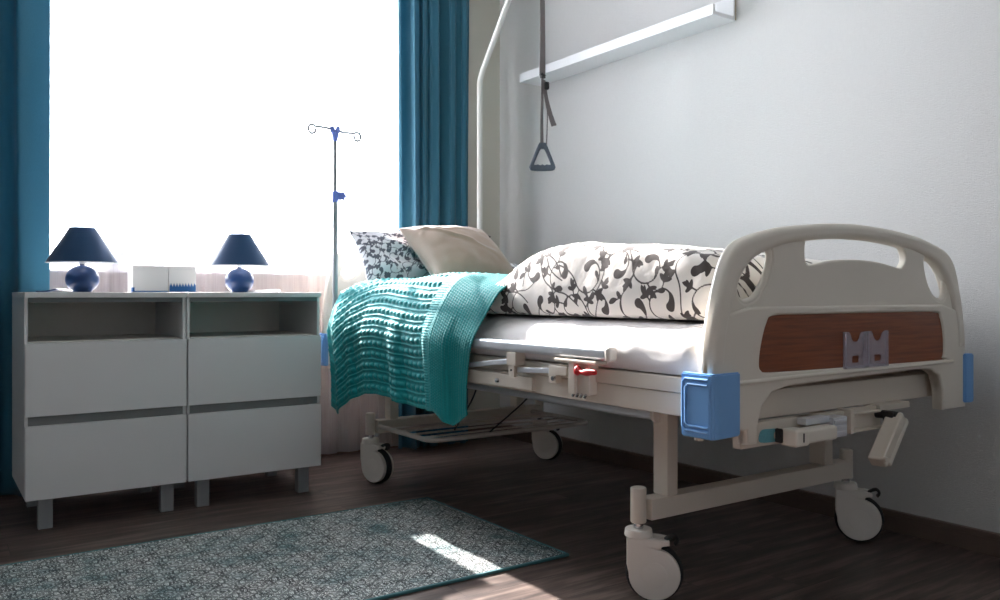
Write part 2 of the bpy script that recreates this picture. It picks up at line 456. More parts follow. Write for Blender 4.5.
# ------------------------------------------------------------------ vine print (signed distance on a regular fabric grid)
class Vine:
    def __init__(s, w, h, step):
        s.step = step; s.nu = int(round(w / step)) + 1; s.nv = int(round(h / step)) + 1
        s.D = np.full((s.nu, s.nv), 0.05)
        s.u = np.arange(s.nu) * step; s.v = np.arange(s.nv) * step
    def stroke(s, pts, rad):
        for (p, q, r0, r1) in zip(pts[:-1], pts[1:], rad[:-1], rad[1:]):
            m = max(r0, r1) + 3 * s.step
            i0 = max(int((min(p[0], q[0]) - m) / s.step), 0); i1 = min(int((max(p[0], q[0]) + m) / s.step) + 2, s.nu)
            j0 = max(int((min(p[1], q[1]) - m) / s.step), 0); j1 = min(int((max(p[1], q[1]) + m) / s.step) + 2, s.nv)
            if i0 >= i1 or j0 >= j1: continue
            U = s.u[i0:i1, None]; V = s.v[None, j0:j1]
            dx = q[0] - p[0]; dy = q[1] - p[1]; L2 = dx * dx + dy * dy + 1e-12
            t = np.clip(((U - p[0]) * dx + (V - p[1]) * dy) / L2, 0, 1)
            d = np.hypot(U - p[0] - t * dx, V - p[1] - t * dy) - (r0 + (r1 - r0) * t)
            s.D[i0:i1, j0:j1] = np.minimum(s.D[i0:i1, j0:j1], d)
    def leaf(s, x, y, a, L, w, bend=0.5):
        pts = []; rad = []; px, py = x, y
        for k in range(7):
            t = k / 6; pts.append((px, py)); rad.append(0.0008 + w * math.sin(PI * min(1, t * 0.85 + 0.08)) ** 1.1 * (0.45 + 0.65 * t))
            aa = a + bend * (t - 0.3); px += L / 6 * math.cos(aa); py += L / 6 * math.sin(aa)
        s.stroke(pts, rad)
    def trefoil(s, x, y, a, k, hand):
        s.leaf(x, y, a, 0.040 * k, 0.0085 * k, 0.4 * hand)
        s.leaf(x, y, a + 0.85, 0.026 * k, 0.0070 * k, 0.7)
        s.leaf(x, y, a - 0.85, 0.026 * k, 0.0070 * k, -0.7)
        s.leaf(x + 0.012 * k * math.cos(a), y + 0.012 * k * math.sin(a), a + 0.45, 0.022 * k, 0.0060 * k, 0.3)
    def scroll(s, cx, cy, R0, hand, ph, k, rnd, lw):
        pts = []; rad = []
        n = 34; span = 1.55 * PI
        lead = 10; a0 = ph
        x0 = cx + R0 * math.cos(a0); y0 = cy + R0 * math.sin(a0)
        tx, ty = math.sin(a0) * hand, -math.cos(a0) * hand
        for i in range(lead, 0, -1):
            q = i / lead * R0 * 1.5
            pts.append((x0 + tx * q + math.cos(a0) * q * q / R0 * 0.35, y0 + ty * q + math.sin(a0) * q * q / R0 * 0.35)); rad.append(lw)
        for i in range(n + 1):
            t = i / n; rr = R0 * (1 - 0.62 * t ** 1.1); a = a0 + hand * span * t
            pts.append((cx + rr * math.cos(a), cy + rr * math.sin(a)))
            rad.append(lw if t < 0.72 else lw + (0.0145 * k - lw) * ((t - 0.72) / 0.28) ** 0.7)
        s.stroke(pts, rad)
        for t, outl in ((0.06, 1), (0.30, 1), (0.55, 1), (0.42, -1)):
            rr = R0 * (1 - 0.62 * t ** 1.1); a = a0 + hand * span * t
            x, y = cx + rr * math.cos(a), cy + rr * math.sin(a)
            tan = a + hand * PI / 2; d = tan - outl * hand * rnd.uniform(0.7, 1.15)
            ln = R0 * rnd.uniform(0.22, 0.36) * (0.6 if outl < 0 else 1)
            x2, y2 = x + ln * math.cos(d), y + ln * math.sin(d)
            s.stroke([(x, y), (x2, y2)], [lw, lw])
            if outl < 0: s.leaf(x2, y2, d, 0.024 * k, 0.0075 * k, 0.5 * hand)
            elif rnd.random() < 0.68: s.trefoil(x2, y2, d, k * rnd.uniform(0.85, 1.1), hand)
            else:
                s.leaf(x2, y2, d, 0.034 * k, 0.0095 * k, 0.5 * hand); s.leaf(x, y, d - 0.9 * hand, 0.024 * k, 0.0075 * k, -0.4 * hand)
    def fill(s, pitch, k, seed, lw):
        rnd = random.Random(seed); W = s.u[-1]; H = s.v[-1]; j = 0; y = -pitch * 0.2
        while y < H + pitch:
            x = -pitch * (0.2 + 0.5 * (j % 2)); i = 0
            while x < W + pitch:
                s.scroll(x + rnd.uniform(-.1, .1) * pitch, y + rnd.uniform(-.1, .1) * pitch, pitch * rnd.uniform(.42, .50),
                         1 if (i + j) % 2 else -1, rnd.uniform(0, 2 * PI), k, rnd, lw)
                x += pitch; i += 1
            y += pitch * 0.86; j += 1
        return s

# ------------------------------------------------------------------ the room
XL, XR, YF, YB, ZC = -1.9, 2.53, -2.3, 3.64, 2.62
WT = 0.22
def slab(name, x0, x1, y0, y1, z0, z1, m):
    b = bmesh.new(); box(b, x0, x1, y0, y1, z0, z1); return struct(obj(name, b, m, None, False))
slab('floor', XL - .1, XR + .1, YF - .1, YB + .01, -0.06, 0.0, M['floor'])
slab('ceiling', XL - .1, XR + .1, YF - .1, YB + .1, ZC, ZC + 0.08, M['ceiling'])
slab('wall_right', XR, XR + 0.12, YF - .1, YB + WT, 0.0, ZC, M['wall'])
slab('wall_left', XL - 0.12, XL, YF - .1, YB + WT, 0.0, ZC, M['wallfar'])
slab('wall_front', XL, XR, YF - 0.12, YF, 0.0, ZC, M['wallfar'])
# window wall with its opening
WX0, WX1, WZ0, WZ1 = 0.26, 2.02, 0.86, 2.46
b = bmesh.new()
box(b, XL, WX0, YB, YB + WT, 0, ZC); box(b, WX1, XR, YB, YB + WT, 0, ZC)
box(b, WX0, WX1, YB, YB + WT, 0, WZ0); box(b, WX0, WX1, YB, YB + WT, WZ1, ZC)
struct(obj('wall_back', b, M['wallback'], None, False))
b = bmesh.new(); box(b, WX0 - .04, WX1 + .04, YB - 0.04, YB + 0.12, WZ0 - 0.025, WZ0, 0.004)
struct(obj('trim_1', b, M['sill'], None, True))
b = bmesh.new(); box(b, WX0 - .3, WX1 + .05, YB - 0.012, YB - .0005, 0.066, WZ0 - 0.026)
struct(obj('trim_3', b, simple('dusty_rose_panel', srgb(176, 160, 154), 0.85, var=0.12, nscale=14), None, False))
# window: outer frame, two casements, panes
b = bmesh.new(); y0, y1 = YB + .12, YB + .18; fw_ = 0.045
box(b, WX0, WX1, y0, y1, WZ0, WZ0 + fw_, .004); box(b, WX0, WX1, y0, y1, WZ1 - fw_, WZ1, .004)
box(b, WX0, WX0 + fw_, y0, y1, WZ0, WZ1, .004); box(b, WX1 - fw_, WX1, y0, y1, WZ0, WZ1, .004)
wmid = 0.66
box(b, wmid - .022, wmid + .022, y0, y1, WZ0, WZ1, .004)
win = struct(obj('window_1', b, M['pvc'], None, True))
for (x0, x1) in ((WX0 + fw_, wmid - .022), (wmid + .022, WX1 - fw_)):
    b = bmesh.new(); s_ = 0.035
    for q in ((x0, x1, WZ0 + fw_, WZ0 + fw_ + s_), (x0, x1, WZ1 - fw_ - s_, WZ1 - fw_), (x0, x0 + s_, WZ0 + fw_, WZ1 - fw_), (x1 - s_, x1, WZ0 + fw_, WZ1 - fw_)):
        box(b, q[0], q[1], y0 + .012, y1 + .012, q[2], q[3], .004)
    o = obj('window_sash', b, M['pvc'], win)
    b = bmesh.new(); box(b, x0 + s_, x1 - s_, YB + .165, YB + .169, WZ0 + fw_ + s_, WZ1 - fw_ - s_)
    obj('window_pane', b, M['pane'], o, False)
# baseboards
b = bmesh.new(); box(b, XR - .014, XR, YF, YB, 0, 0.052, .003); box(b, XR - .02, XR, YF, YB, 0.05, 0.068, .004)
struct(obj('baseboard_right', b, M['base'], None))
b = bmesh.new(); box(b, XL, XR - .02, YB - .014, YB, 0, 0.066, .004)
struct(obj('baseboard_back', b, M['base'], None))
# curtain rail
b = bmesh.new(); box(b, -0.75, 2.45, YB - .17, YB - .05, 2.575, ZC, .006)
struct(obj('trim_2', b, M['pvc'], None))

# ------------------------------------------------------------------ curtains
def curtain(name, x0, x1, Y, z0, z1, folds, amp, mat, seed, gather=0.0, nu=260, nv=60, solid=0.0):
    rs = random.Random(seed)
    u = np.linspace(0, 1, nu)[:, None]; v = np.linspace(0, 1, nv)[None, :]
    ph = folds * 2 * PI * (u + 0.05 * np.sin(2 * PI * u * 1.7 + seed) + 0.02 * np.sin(2 * PI * 3.1 * u + seed * 2))
    ph = ph + 0.35 * np.sin(v * 3 + seed) * (1 - v)
    env = 0.7 + 0.35 * np.sin(2 * PI * u * 2.3 + seed * 1.3)
    yy = Y + amp * env * np.sin(ph) * (1 - 0.25 * v) + 0.3 * amp * np.sin(2.1 * ph + seed) * env
    xc = x0 + (x1 - x0) * u
    xx = xc + 0.25 * amp * np.cos(2 * ph) + gather * (1 - v) * (0.5 - u) * (x1 - x0)
    xx = xx + 0.0 * v; zz = z0 + (z1 - z0) * v + 0.0 * u
    P = np.stack([np.broadcast_to(xx, (nu, nv)), np.broadcast_to(yy, (nu, nv)), np.broadcast_to(zz, (nu, nv))], -1).copy()
    return grid_mesh(name, P, mat, solid=solid)
o = curtain('sheer_curtain', 0.30, 2.02, 3.575, 0.02, 2.58, 17, 0.014, M['sheer'], 3, 0.0, 420, 30)
tag(o, 'white translucent sheer curtain across the whole bright window', 'curtain')
o = curtain('teal_curtain', -0.50, 0.394, 3.49, 0.02, 2.58, 7, 0.038, M['teal'], 5, 0.0, solid=0.002)
tag(o, 'teal blackout curtain at the left of the window, behind the white cabinets', 'curtain')
o = curtain('teal_curtain', 1.845, 2.228, 3.485, 0.02, 2.58, 5.3, 0.050, M['teal'], 9, 0.06, solid=0.002)
tag(o, 'teal blackout curtain at the right of the window, behind the head of the bed', 'curtain')

# ------------------------------------------------------------------ rug
b = bmesh.new(); box(b, -0.95, 1.517, 1.848, 2.648, 0.0005, 0.008, 0.003)
root = thing('rug', 'grey and teal ornamental patterned rug lying on the dark wood floor', 'rug')
obj('pile', b, M['rug'], root)
edge = simple('rug_teal_binding', srgb(70, 120, 126), 0.9, var=0.2, nscale=60)
b = bmesh.new()
for q in ((-.955, 1.522, 1.842, 1.850), (-.955, 1.522, 2.645, 2.653), (1.514, 1.523, 1.842, 2.653), (-.957, -.948, 1.842, 2.653)):
    box(b, q[0], q[1], q[2], q[3], 0.0005, 0.009, 0.002)
obj('binding', b, edge, root)
rebase(root, (0.28, 2.25, 0))

# ------------------------------------------------------------------ cabinets
def cabinet(x0, x1, label, first):
    root = thing('cabinet', label, 'cabinet', 'white cabinets')
    Yf, Yb = 2.98, 3.415; w = x1 - x0
    b = bmesh.new(); t = 0.010
    box(b, x0, x0 + t, Yf + .019, Yb, 0.105, 0.738, .0005)         # sides
    box(b, x1 - t, x1, Yf + .019, Yb, 0.105, 0.738, .001)
    box(b, x0 + t, x1 - t, Yb - .008, Yb, 0.105, 0.738)            # back
    box(b, x0 + t, x1 - t, Yf + .019, Yb - .008, 0.105, 0.123)     # bottom
    box(b, x0 + t, x1 - t, Yf + .019, Yb - .008, 0.578, 0.594)     # niche floor
    obj('body', b, M['cab'], root)
    b = bmesh.new()
    box(b, x0 + t, x1 - t, Yf + .022, Yb - .009, 0.723, 0.738)
    box(b, x0 + t, x1 - t, Yf + .10, Yf + .112, 0.123, 0.578)     # inner rails behind the drawer gap
    box(b, x0 + t, x1 - t, Yf + .019, Yf + .024, 0.335, 0.362)
    obj('inner_panel', b, M['groove'], root)
    b = bmesh.new(); box(b, x0 + t + .001, x1 - t - .001, Yf + .055, Yb - .008, 0.5945, 0.597); box(b, x0 + t + .001, x1 - t - .001, Yb - .012, Yb - .0085, 0.597, 0.722)
    obj('niche_lining', b, M['cabin'], root)
    b = bmesh.new(); box(b, x0 - .0, x1 + .0, Yf, Yb + .004, 0.738, 0.756, .002)
    obj('top_board', b, M['cab'], root)
    for (z0, z1) in ((0.364, 0.594), (0.101, 0.334)):
        b = bmesh.new(); box(b, x0 + .001, x1 - .002, Yf, Yf + .018, z0, z1, .0015)
        obj('drawer', b, M['cab'], root)
    for lx in (x0 + .040, x1 - .078):
        for ly in (Yf + .035, Yb - .06):
            b = bmesh.new(); box(b, lx, lx + .042, ly, ly + .036, 0.0, 0.105, .002)
            for k in range(5): box(b, lx + .005 + k * .0075, lx + .0075 + k * .0075, ly - .0012, ly + .001, 0.003, 0.10)
            obj('leg', b, M['cableg'], root)
    rebase(root, ((x0 + x1) / 2, (Yf + Yb) / 2, 0))
cabinet(0.268, 0.757, 'white two-drawer cabinet with open niche, at far left nearest the teal curtain', True)
cabinet(0.760, 1.249, 'white two-drawer cabinet with open niche, beside the bed', False)

# ------------------------------------------------------------------ lamps
def lamp(x, y, k, label, cordpts, cordm, rb=1.0):
    z = 0.7565
    root = thing('table_lamp', label, 'lamp', 'navy table lamps')
    b = bmesh.new(); r = 0.053 * k * rb
    prof = [(0, 0.0), (r * .54, 0.0), (r * .56, 0.003)]
    for i in range(1, 18):
        a = -0.98 + (1.42 + 0.98) * i / 17
        prof.append((r * math.cos(a), r * 0.83 + r * 0.90 * math.sin(a)))
    prof += [(0.010, r * 1.80), (0.0, r * 1.80)]
    mt = Matrix.Translation((x, y, z)); lathe(b, prof, 40, mt)
    obj('lamp_base', b, M['navy'], root)
    b = bmesh.new(); cyl(b, (x, y, z + r * 1.74), (x, y, z + 0.125 * k), 0.009, None, 16); cyl(b, (x, y, z + 0.12 * k), (x, y, z + 0.155 * k), 0.014, 0.011, 16)
    for a in range(3):
        aa = a * 2 * PI / 3 + 0.3; tube(b, [(x, y, z + .16 * k), (x + math.cos(aa) * .036 * k, y + math.sin(aa) * .036 * k, z + .213 * k)], .0015, 6)
    obj('lamp_stem', b, M['shadein'], root)
    b = bmesh.new(); zb = z + 0.101 * k; zt = z + 0.221 * k; rb_, rt_ = 0.112 * k, 0.040 * k
    lathe(b, [(rb_, zb), (rt_, zt), (rt_ - .0015, zt), (rb_ - .0025, zb)], 56, Matrix.Translation((x, y, 0)), closed=True)
    obj('lamp_shade', b, M['shade'], root)
    b = bmesh.new(); lathe(b, [(rb_ - .003, zb + .0005), (rt_ - .002, zt - .001), (rt_ - .0028, zt - .001), (rb_ - .0042, zb + .0005)], 56, Matrix.Translation((x, y, 0)), closed=True)
    lathe(b, [(rb_ + .0004, zb - .0012), (rb_ + .0008, zb + .0008), (rb_ - .004, zb + .0008), (rb_ - .004, zb - .0012)], 56, Matrix.Translation((x, y, 0)), closed=True)
    obj('shade_lining', b, M['shadein'], root)
    b = bmesh.new(); tube(b, smoothpath(cordpts, 8), 0.0028, 8); obj('cord', b, cordm, root)
    rebase(root, (x, y, z))
Z1 = 0.7595
lamp(0.452, 3.13, 0.99, 'navy table lamp on the far left cabinet, left of the cartons', [(0.43, 3.155, Z1), (0.405, 3.19, Z1 + .004), (0.385, 3.23, Z1 + .006), (0.36, 3.30, Z1), (0.34, 3.38, Z1)], M['navy'])
lamp(1.001, 3.18, 1.0, 'navy table lamp on the cabinet next to the bed, right of the cartons', [(1.03, 3.17, Z1), (1.07, 3.13, Z1 + .003), (1.12, 3.12, Z1 + .006), (1.155, 3.17, Z1 + .003), (1.15, 3.26, Z1), (1.12, 3.38, Z1)], M['cord'])

# cartons between the lamps
def carton(x0, x1, label, jag):
    root = thing('carton', label, 'box', 'cartons between the lamps')
    y0, y1, z0, z1 = 3.15, 3.235, 0.7565, 0.851
    b = bmesh.new(); box(b, x0, x1, y0, y1, z0, z1, .0012)
    box(b, x0 + .002, x1 - .002, y0 - .0008, y0 + .001, z1 - .012, z1 - .0112)
    obj('carton_body', b, M['carton'], root)
    b = bmesh.new()
    if jag:
        n = 9; w = (x1 - x0 - .004) / n; h0 = z0 + .024
        pts = [(x0 + .002, z0 + .001), (x1 - .001, z0 + .001), (x1 - .001, h0)]
        for k in range(n):
            xr = x1 - .001 - k * w; pts += [(xr - w * .5, h0 + .009), (xr - w, h0 - (.005 if k < n - 1 else .004))]
        vs = [b.verts.new((p[0], y0 - .0012, p[1])) for p in pts]; f = b.faces.new(vs)
        r = bmesh.ops.extrude_face_region(b, geom=[f])
        for v in r['geom']:
            if isinstance(v, bmesh.types.BMVert): v.co.y += .0016
        bmesh.ops.recalc_face_normals(b, faces=b.faces)
    else:
        box(b, x0 + .001, x1 - .001, y0 - .0012, y0 + .001, z0 + .0008, z0 + .005)
        box(b, x0 - .0008, x0 + .006, y0 - .0012, y0 + .02, z0 + .001, z0 + .017)
    obj('blue_print', b, M['cartonblue'], root, False)['label'] = 'blue printed band'
    rebase(root, ((x0 + x1) / 2, 3.19, z0))
carton(0.615, 0.734, 'white carton with thin blue bottom line, left one of the touching pair', False)
carton(0.736, 0.832, 'white carton with jagged blue band, right one of the touching pair', True)

# ------------------------------------------------------------------ wall ledge
root = thing('wall_shelf', 'long white picture ledge mounted on the grey wall above the bed', 'shelf')
b = bmesh.new(); y0, y1 = 2.077, 3.285
pr = [(2.516, 1.782), (2.401, 1.782), (2.401, 1.822), (2.413, 1.822), (2.413, 1.796), (2.516, 1.796)]
f = b.faces.new([b.verts.new((x, y0, z)) for x, z in pr]); q_ = bmesh.ops.extrude_face_region(b, geom=[f])
for v in q_['geom']:
    if isinstance(v, bmesh.types.BMVert): v.co.y = y1
bmesh.ops.recalc_face_normals(b, faces=b.faces)
obj('ledge', b, M['shelf'], root, False)
b = bmesh.new(); box(b, 2.5165, 2.5298, y0, y1, 1.782, 1.872)
obj('back_plate', b, M['shelf'], root, False)
b = bmesh.new(); box(b, 2.524, 2.5298, y0 - .0012, y0 - .0001, 1.782, 1.872)
obj('raw_edge', b, M['shelfedge'], root, False)
rebase(root, (2.53, 2.68, 1.782))

# ------------------------------------------------------------------ hospital bed
bed = thing('hospital_bed', 'adjustable hospital bed with cream end boards and blue corner bumpers on four casters', 'bed')
CX = 1.869
def board_outline(dz, inset=0.0):
    up = [(.524, .60), (.521, .645), (.506, .72), (.480, .80), (.455, .842), (.418, .868), (.34, .889), (.26, .903), (.12, .916), (0, .920)]
    up = [(a, z + dz * min(1, max(0, (z - .60) / .10))) for a, z in up]
    if inset:
        cz = .75 + dz; out = []
        for a, z in up:
            out.append((a - inset * .95 * min(1, (a / .42)) ** 2, z - inset * .80 * min(1, max(0, (z - .65 - dz) / .18))))
        up = out
    right = cr2(up, 5, False)
    left = [(-a, z) for a, z in right[::-1]][1:]
    return [(CX + a, z) for a, z in right], [(CX + a, z) for a, z in left]
def end_board(Y, dz, outward, name, kx=1.0, kh=1.0):
    R_, L_ = board_outline(dz)
    low = .424
    arch = [(-.375, low), (-.375, .46), (-.36, .505), (-.325, .533), (-.27, .543), (0, .548), (.27, .553), (.345, .548), (.385, .53), (.402, .49), (.405, low + .012)]
    archp = [(CX + a, z) for a, z in arch]
    outer = [(CX + .524, low + .012)] + R_ + L_ + [(CX - .524, .458), (CX - .410, .456), (CX - .408, low)] + archp
    D = dz
    slot = cr2([(-.196, .868 + D), (-.18, .879 + D), (-.1, .887 + D), (0, .890 + D), (.1, .886 + D), (.19, .876 + D), (.222, .862 + D), (.230, .838 + D), (.212, .818 + D), (.19, .818 + D), (.1, .830 + D), (0, .834 + D), (-.1, .829 + D), (-.178, .818 + D), (-.196, .828 + D)], 4)
    slot = [(CX + a, z) for a, z in slot]
    def side(s): 
        p = [(.335, .858), (.375, .854), (.415, .832), (.434, .796), (.438, .762), (.428, .738), (.405, .729), (.368, .740), (.338, .772), (.320, .810), (.316, .842)]
        p = cr2([(.378 + (a_ - .378) * kh, z_) for a_, z_ in p], 4); return [(CX + s * a, z + D) for a, z in p]
    bm = bmesh.new()
    addmesh(bm, plate([outer, slot, side(1), side(-1)], 0.011, 0.005, XZ(Y)))
    # thick rolled rim
    Ri, Li = board_outline(dz, 0.046)
    rim = [(CX + .524, .60)] + R_[1:] + L_[:-1] + [(CX - .524, .60)] + [(CX - .480, .60)] + Li[::-1][1:-1] + Ri[::-1][1:-1] + [(CX + .480, .60)]
    addmesh(bm, plate([rim], 0.020, 0.014, XZ(Y), 4))
    # lower thick part around the wooden panel
    wd = [(-.318, .703), (-.345, .690), (-.368, .64), (-.375, .598), (-.362, .582), (-.33, .578)] + [(.385, .573), (.412, .580), (.418, .60), (.414, .65), (.398, .69), (.372, .702)]
    wd = rrect(-1, 1, 0, 1, .0, 1) and cr2([(-.20, .7035), (-.322, .702), (-.348, .686), (-.366, .642), (-.374, .600), (-.366, .583), (-.33, .577), (-.1, .5745), (.385, .572), (.408, .578), (.416, .60), (.411, .65), (.396, .688), (.372, .701), (.20, .7035)], 4)
    wz = [(CX + a * .985, z) for a, z in wd]
    lowout = [(CX + .524, low + .012), (CX + .524, .60), (CX + .508, .70), (CX + .40, .722), (CX - .40, .722), (CX - .508, .70), (CX - .524, .60), (CX - .524, .458), (CX - .410, .456), (CX - .408, low)] + archp
    addmesh(bm, plate([lowout, wz], 0.017, 0.006, XZ(Y), 3))
    # ridge along the bottom edge of the panel and collars round the side holes
    yo = Y + outward * 0.017
    tube(bm, [(CX - .44, yo, .560), (CX - .2, yo, .563), (CX + .2, yo, .564), (CX + .45, yo, .566)], 0.005, 10)
    for s in (1, -1):
        p = side(s); tube(bm, smoothpath([(a, Y, z) for a, z in p] + [(p[0][0], Y, p[0][1])], 1), 0.0085, 10, False, 1.2, 1.0)
    if kx != 1.0:
        for v_ in bm.verts: v_.co.x = CX + (v_.co.x - CX) * kx
    o = obj(name, bm, M['beige'], bed, True, 50)
    m = plate([[(a, z) for a, z in wz]], 0.0128, 0.0008, XZ(Y))
    if kx != 1.0: m.transform(Matrix.Translation((CX, 0, 0)) @ Matrix.Diagonal((kx, 1, 1, 1)) @ Matrix.Translation((-CX, 0, 0)))
    m.materials.clear(); m.materials.append(M['wood'])
    wp = link('wood_panel', m, o)
    return o
fb = end_board(1.184, 0.0, -1, 'footboard')
hb = end_board(3.32, 0.078, 1, 'headboard', .90, 1.12)
# card holder on the footboard
b = bmesh.new(); ya = 1.166
cx0, cx1 = 1.812, 1.998
for (x0, x1) in ((cx0, (cx0 + cx1) / 2 - .002), ((cx0 + cx1) / 2 + .002, cx1)):
    w = x1 - x0; mxx = (x0 + x1) / 2
    pts = [(x0, .572), (x1, .570), (x1, .658), (x1 - .018, .658)]
    for k in range(7): a = PI * k / 6; pts.append((mxx + math.cos(a) * .02, .652 - math.sin(a) * .018))
    pts += [(x0 + .018, .659), (x0, .659)]
    hole = rrect(mxx - .014, mxx + .016, .584, .600, .002, 2)
    addmesh(b, plate([pts, hole], 0.0015, 0.0005, XZ(ya), 1))
    for xx in (x0, x1 - .006): box(b, xx, xx + .006, ya - .004, ya + .004, .571, .659, .001)
    box(b, x0, x1, ya - .004, ya + .004, .570, .576, .001)
obj('card_holder', b, M['clear'], fb)['label'] = 'clear plastic double card holder'

# corner bumpers
def bumper(sx, Y, sy, name='bumper', kx=1.0):
    b = bmesh.new(); z0, z1 = .449, .584
    X = CX + sx * kx * (.538 if sx < 0 else .548)
    if sx < 0:
        prof = [(0.0, .000), (0.0, .078), (.012, .084), (.020, .078), (.020, .02), (.022, .020), (.108, .020), (.108, .012), (.095, .0), (.02, -.008), (.006, -.006)]
    else:
        prof = [(0.0, .000), (0.0, .078), (.012, .084), (.020, .078), (.020, .02), (.022, .020), (.040, .020), (.040, .0), (.02, -.006), (.006, -.006)]
    pr = [(X - sx * a, Y - sy * 0 + (c if sy < 0 else -c)) for a, c in prof]
    vs = [b.verts.new((x, y, z0)) for x, y in pr]; f = b.faces.new(vs)
    r = bmesh.ops.extrude_face_region(b, geom=[f])
    for v in r['geom']:
        if isinstance(v, bmesh.types.BMVert): v.co.z = z1
    bmesh.ops.recalc_face_normals(b, faces=b.faces)
    # raised rounded frames on the long face
    d = 1 if sy < 0 else -1
    es = [e for e in b.edges]
    bmesh.ops.bevel(b, geom=es, offset=.003, segments=2, affect='EDGES')
    for k, (i0, i1) in enumerate(((.010, .088), (.020, .078))):
        xx = X + sx * (.0005 + .001 * k)
        yA, yB = Y + d * (.074 - .009 * k), Y + d * .004
        zt, zb = z1 - .012 - .011 * k, z0 + .014 + .010 * k
        tube(b, [(xx, yB, zt), (xx, yA - d * .008, zt), (xx, yA, zt - .008), (xx, yA, zb + .008), (xx, yA - d * .008, zb), (xx, yB, zb)], .0028, 8)
    o = obj(name, b, M['bumper'], bed, True, 35)
    b = bmesh.new(); cyl(b, (X - sx * .035, Y + d * .06, z0 - .012), (X - sx * .035, Y + d * .06, z0 + .01), .010, None, 16, .002)
    obj('bumper_pin', b, M['steel'], o)
bumper(-1, 1.160, -1); bumper(1, 1.160, -1); bumper(-1, 3.355, 1, kx=.90); bumper(1, 3.355, 1, kx=.90)

# frame
b = bmesh.new()
for s in (-1, 1):
    xa, xb = sorted((CX + s * .500, CX + s * .462))
    box(b, xa, xb, 1.225, 3.13, .532, .567, .003)
    xa, xb = sorted((CX + s * .496, CX + s * .440))
    box(b, xa, xb, 1.25, 3.13, .480, .531, .003)
obj('side_beam', b, M['steel'], bed)
b = bmesh.new()
box(b, CX - .47, CX + .47, 1.216, 1.262, .466, .531, .004)
obj('end_beam', b, M['steel'], bed)
b = bmesh.new(); box(b, CX - .43, CX + .43, 3.09, 3.125, .482, .529, .004); box(b, CX - .36, CX - .32, 3.12, 3.325, .49, .528, .003); box(b, CX + .32, CX + .36, 3.12, 3.325, .49, .528, .003); obj('end_beam', b, M['steel'], bed)
for y in (1.9, 2.5):
    b = bmesh.new(); box(b, CX - .44, CX + .44, y, y + .04, .485, .525, .003); obj('cross_beam', b, M['steel'], bed)
b = bmesh.new()
for (ya, yb) in ((1.28, 1.78), (1.80, 2.30), (2.32, 3.08)):
    k = int((yb - ya) / .1)
    for i in range(k): box(b, CX - .455, CX + .455, ya + i * .1, ya + i * .1 + .075, .556, .569, .002)
obj('mattress_deck', b, M['steel'], bed)
# crank shafts below the frame
b = bmesh.new()
cyl(b, (1.52, 1.50, .447), (1.52, 2.55, .447), .0155, None, 18, .003)
cyl(b, (2.02, 1.25, .447), (2.02, 2.35, .447), .0155, None, 18, .003)
box(b, 1.505, 1.535, 1.515, 1.55, .447, .485, .002); box(b, 1.505, 1.535, 2.2, 2.23, .447, .485, .002)
obj('crank_shaft', b, M['alu'], bed)
b = bmesh.new(); cyl(b, (1.52, 1.488, .447), (1.52, 1.503, .447), .020, None, 20, .004); obj('shaft_cap', b, M['whitepl'], bed)
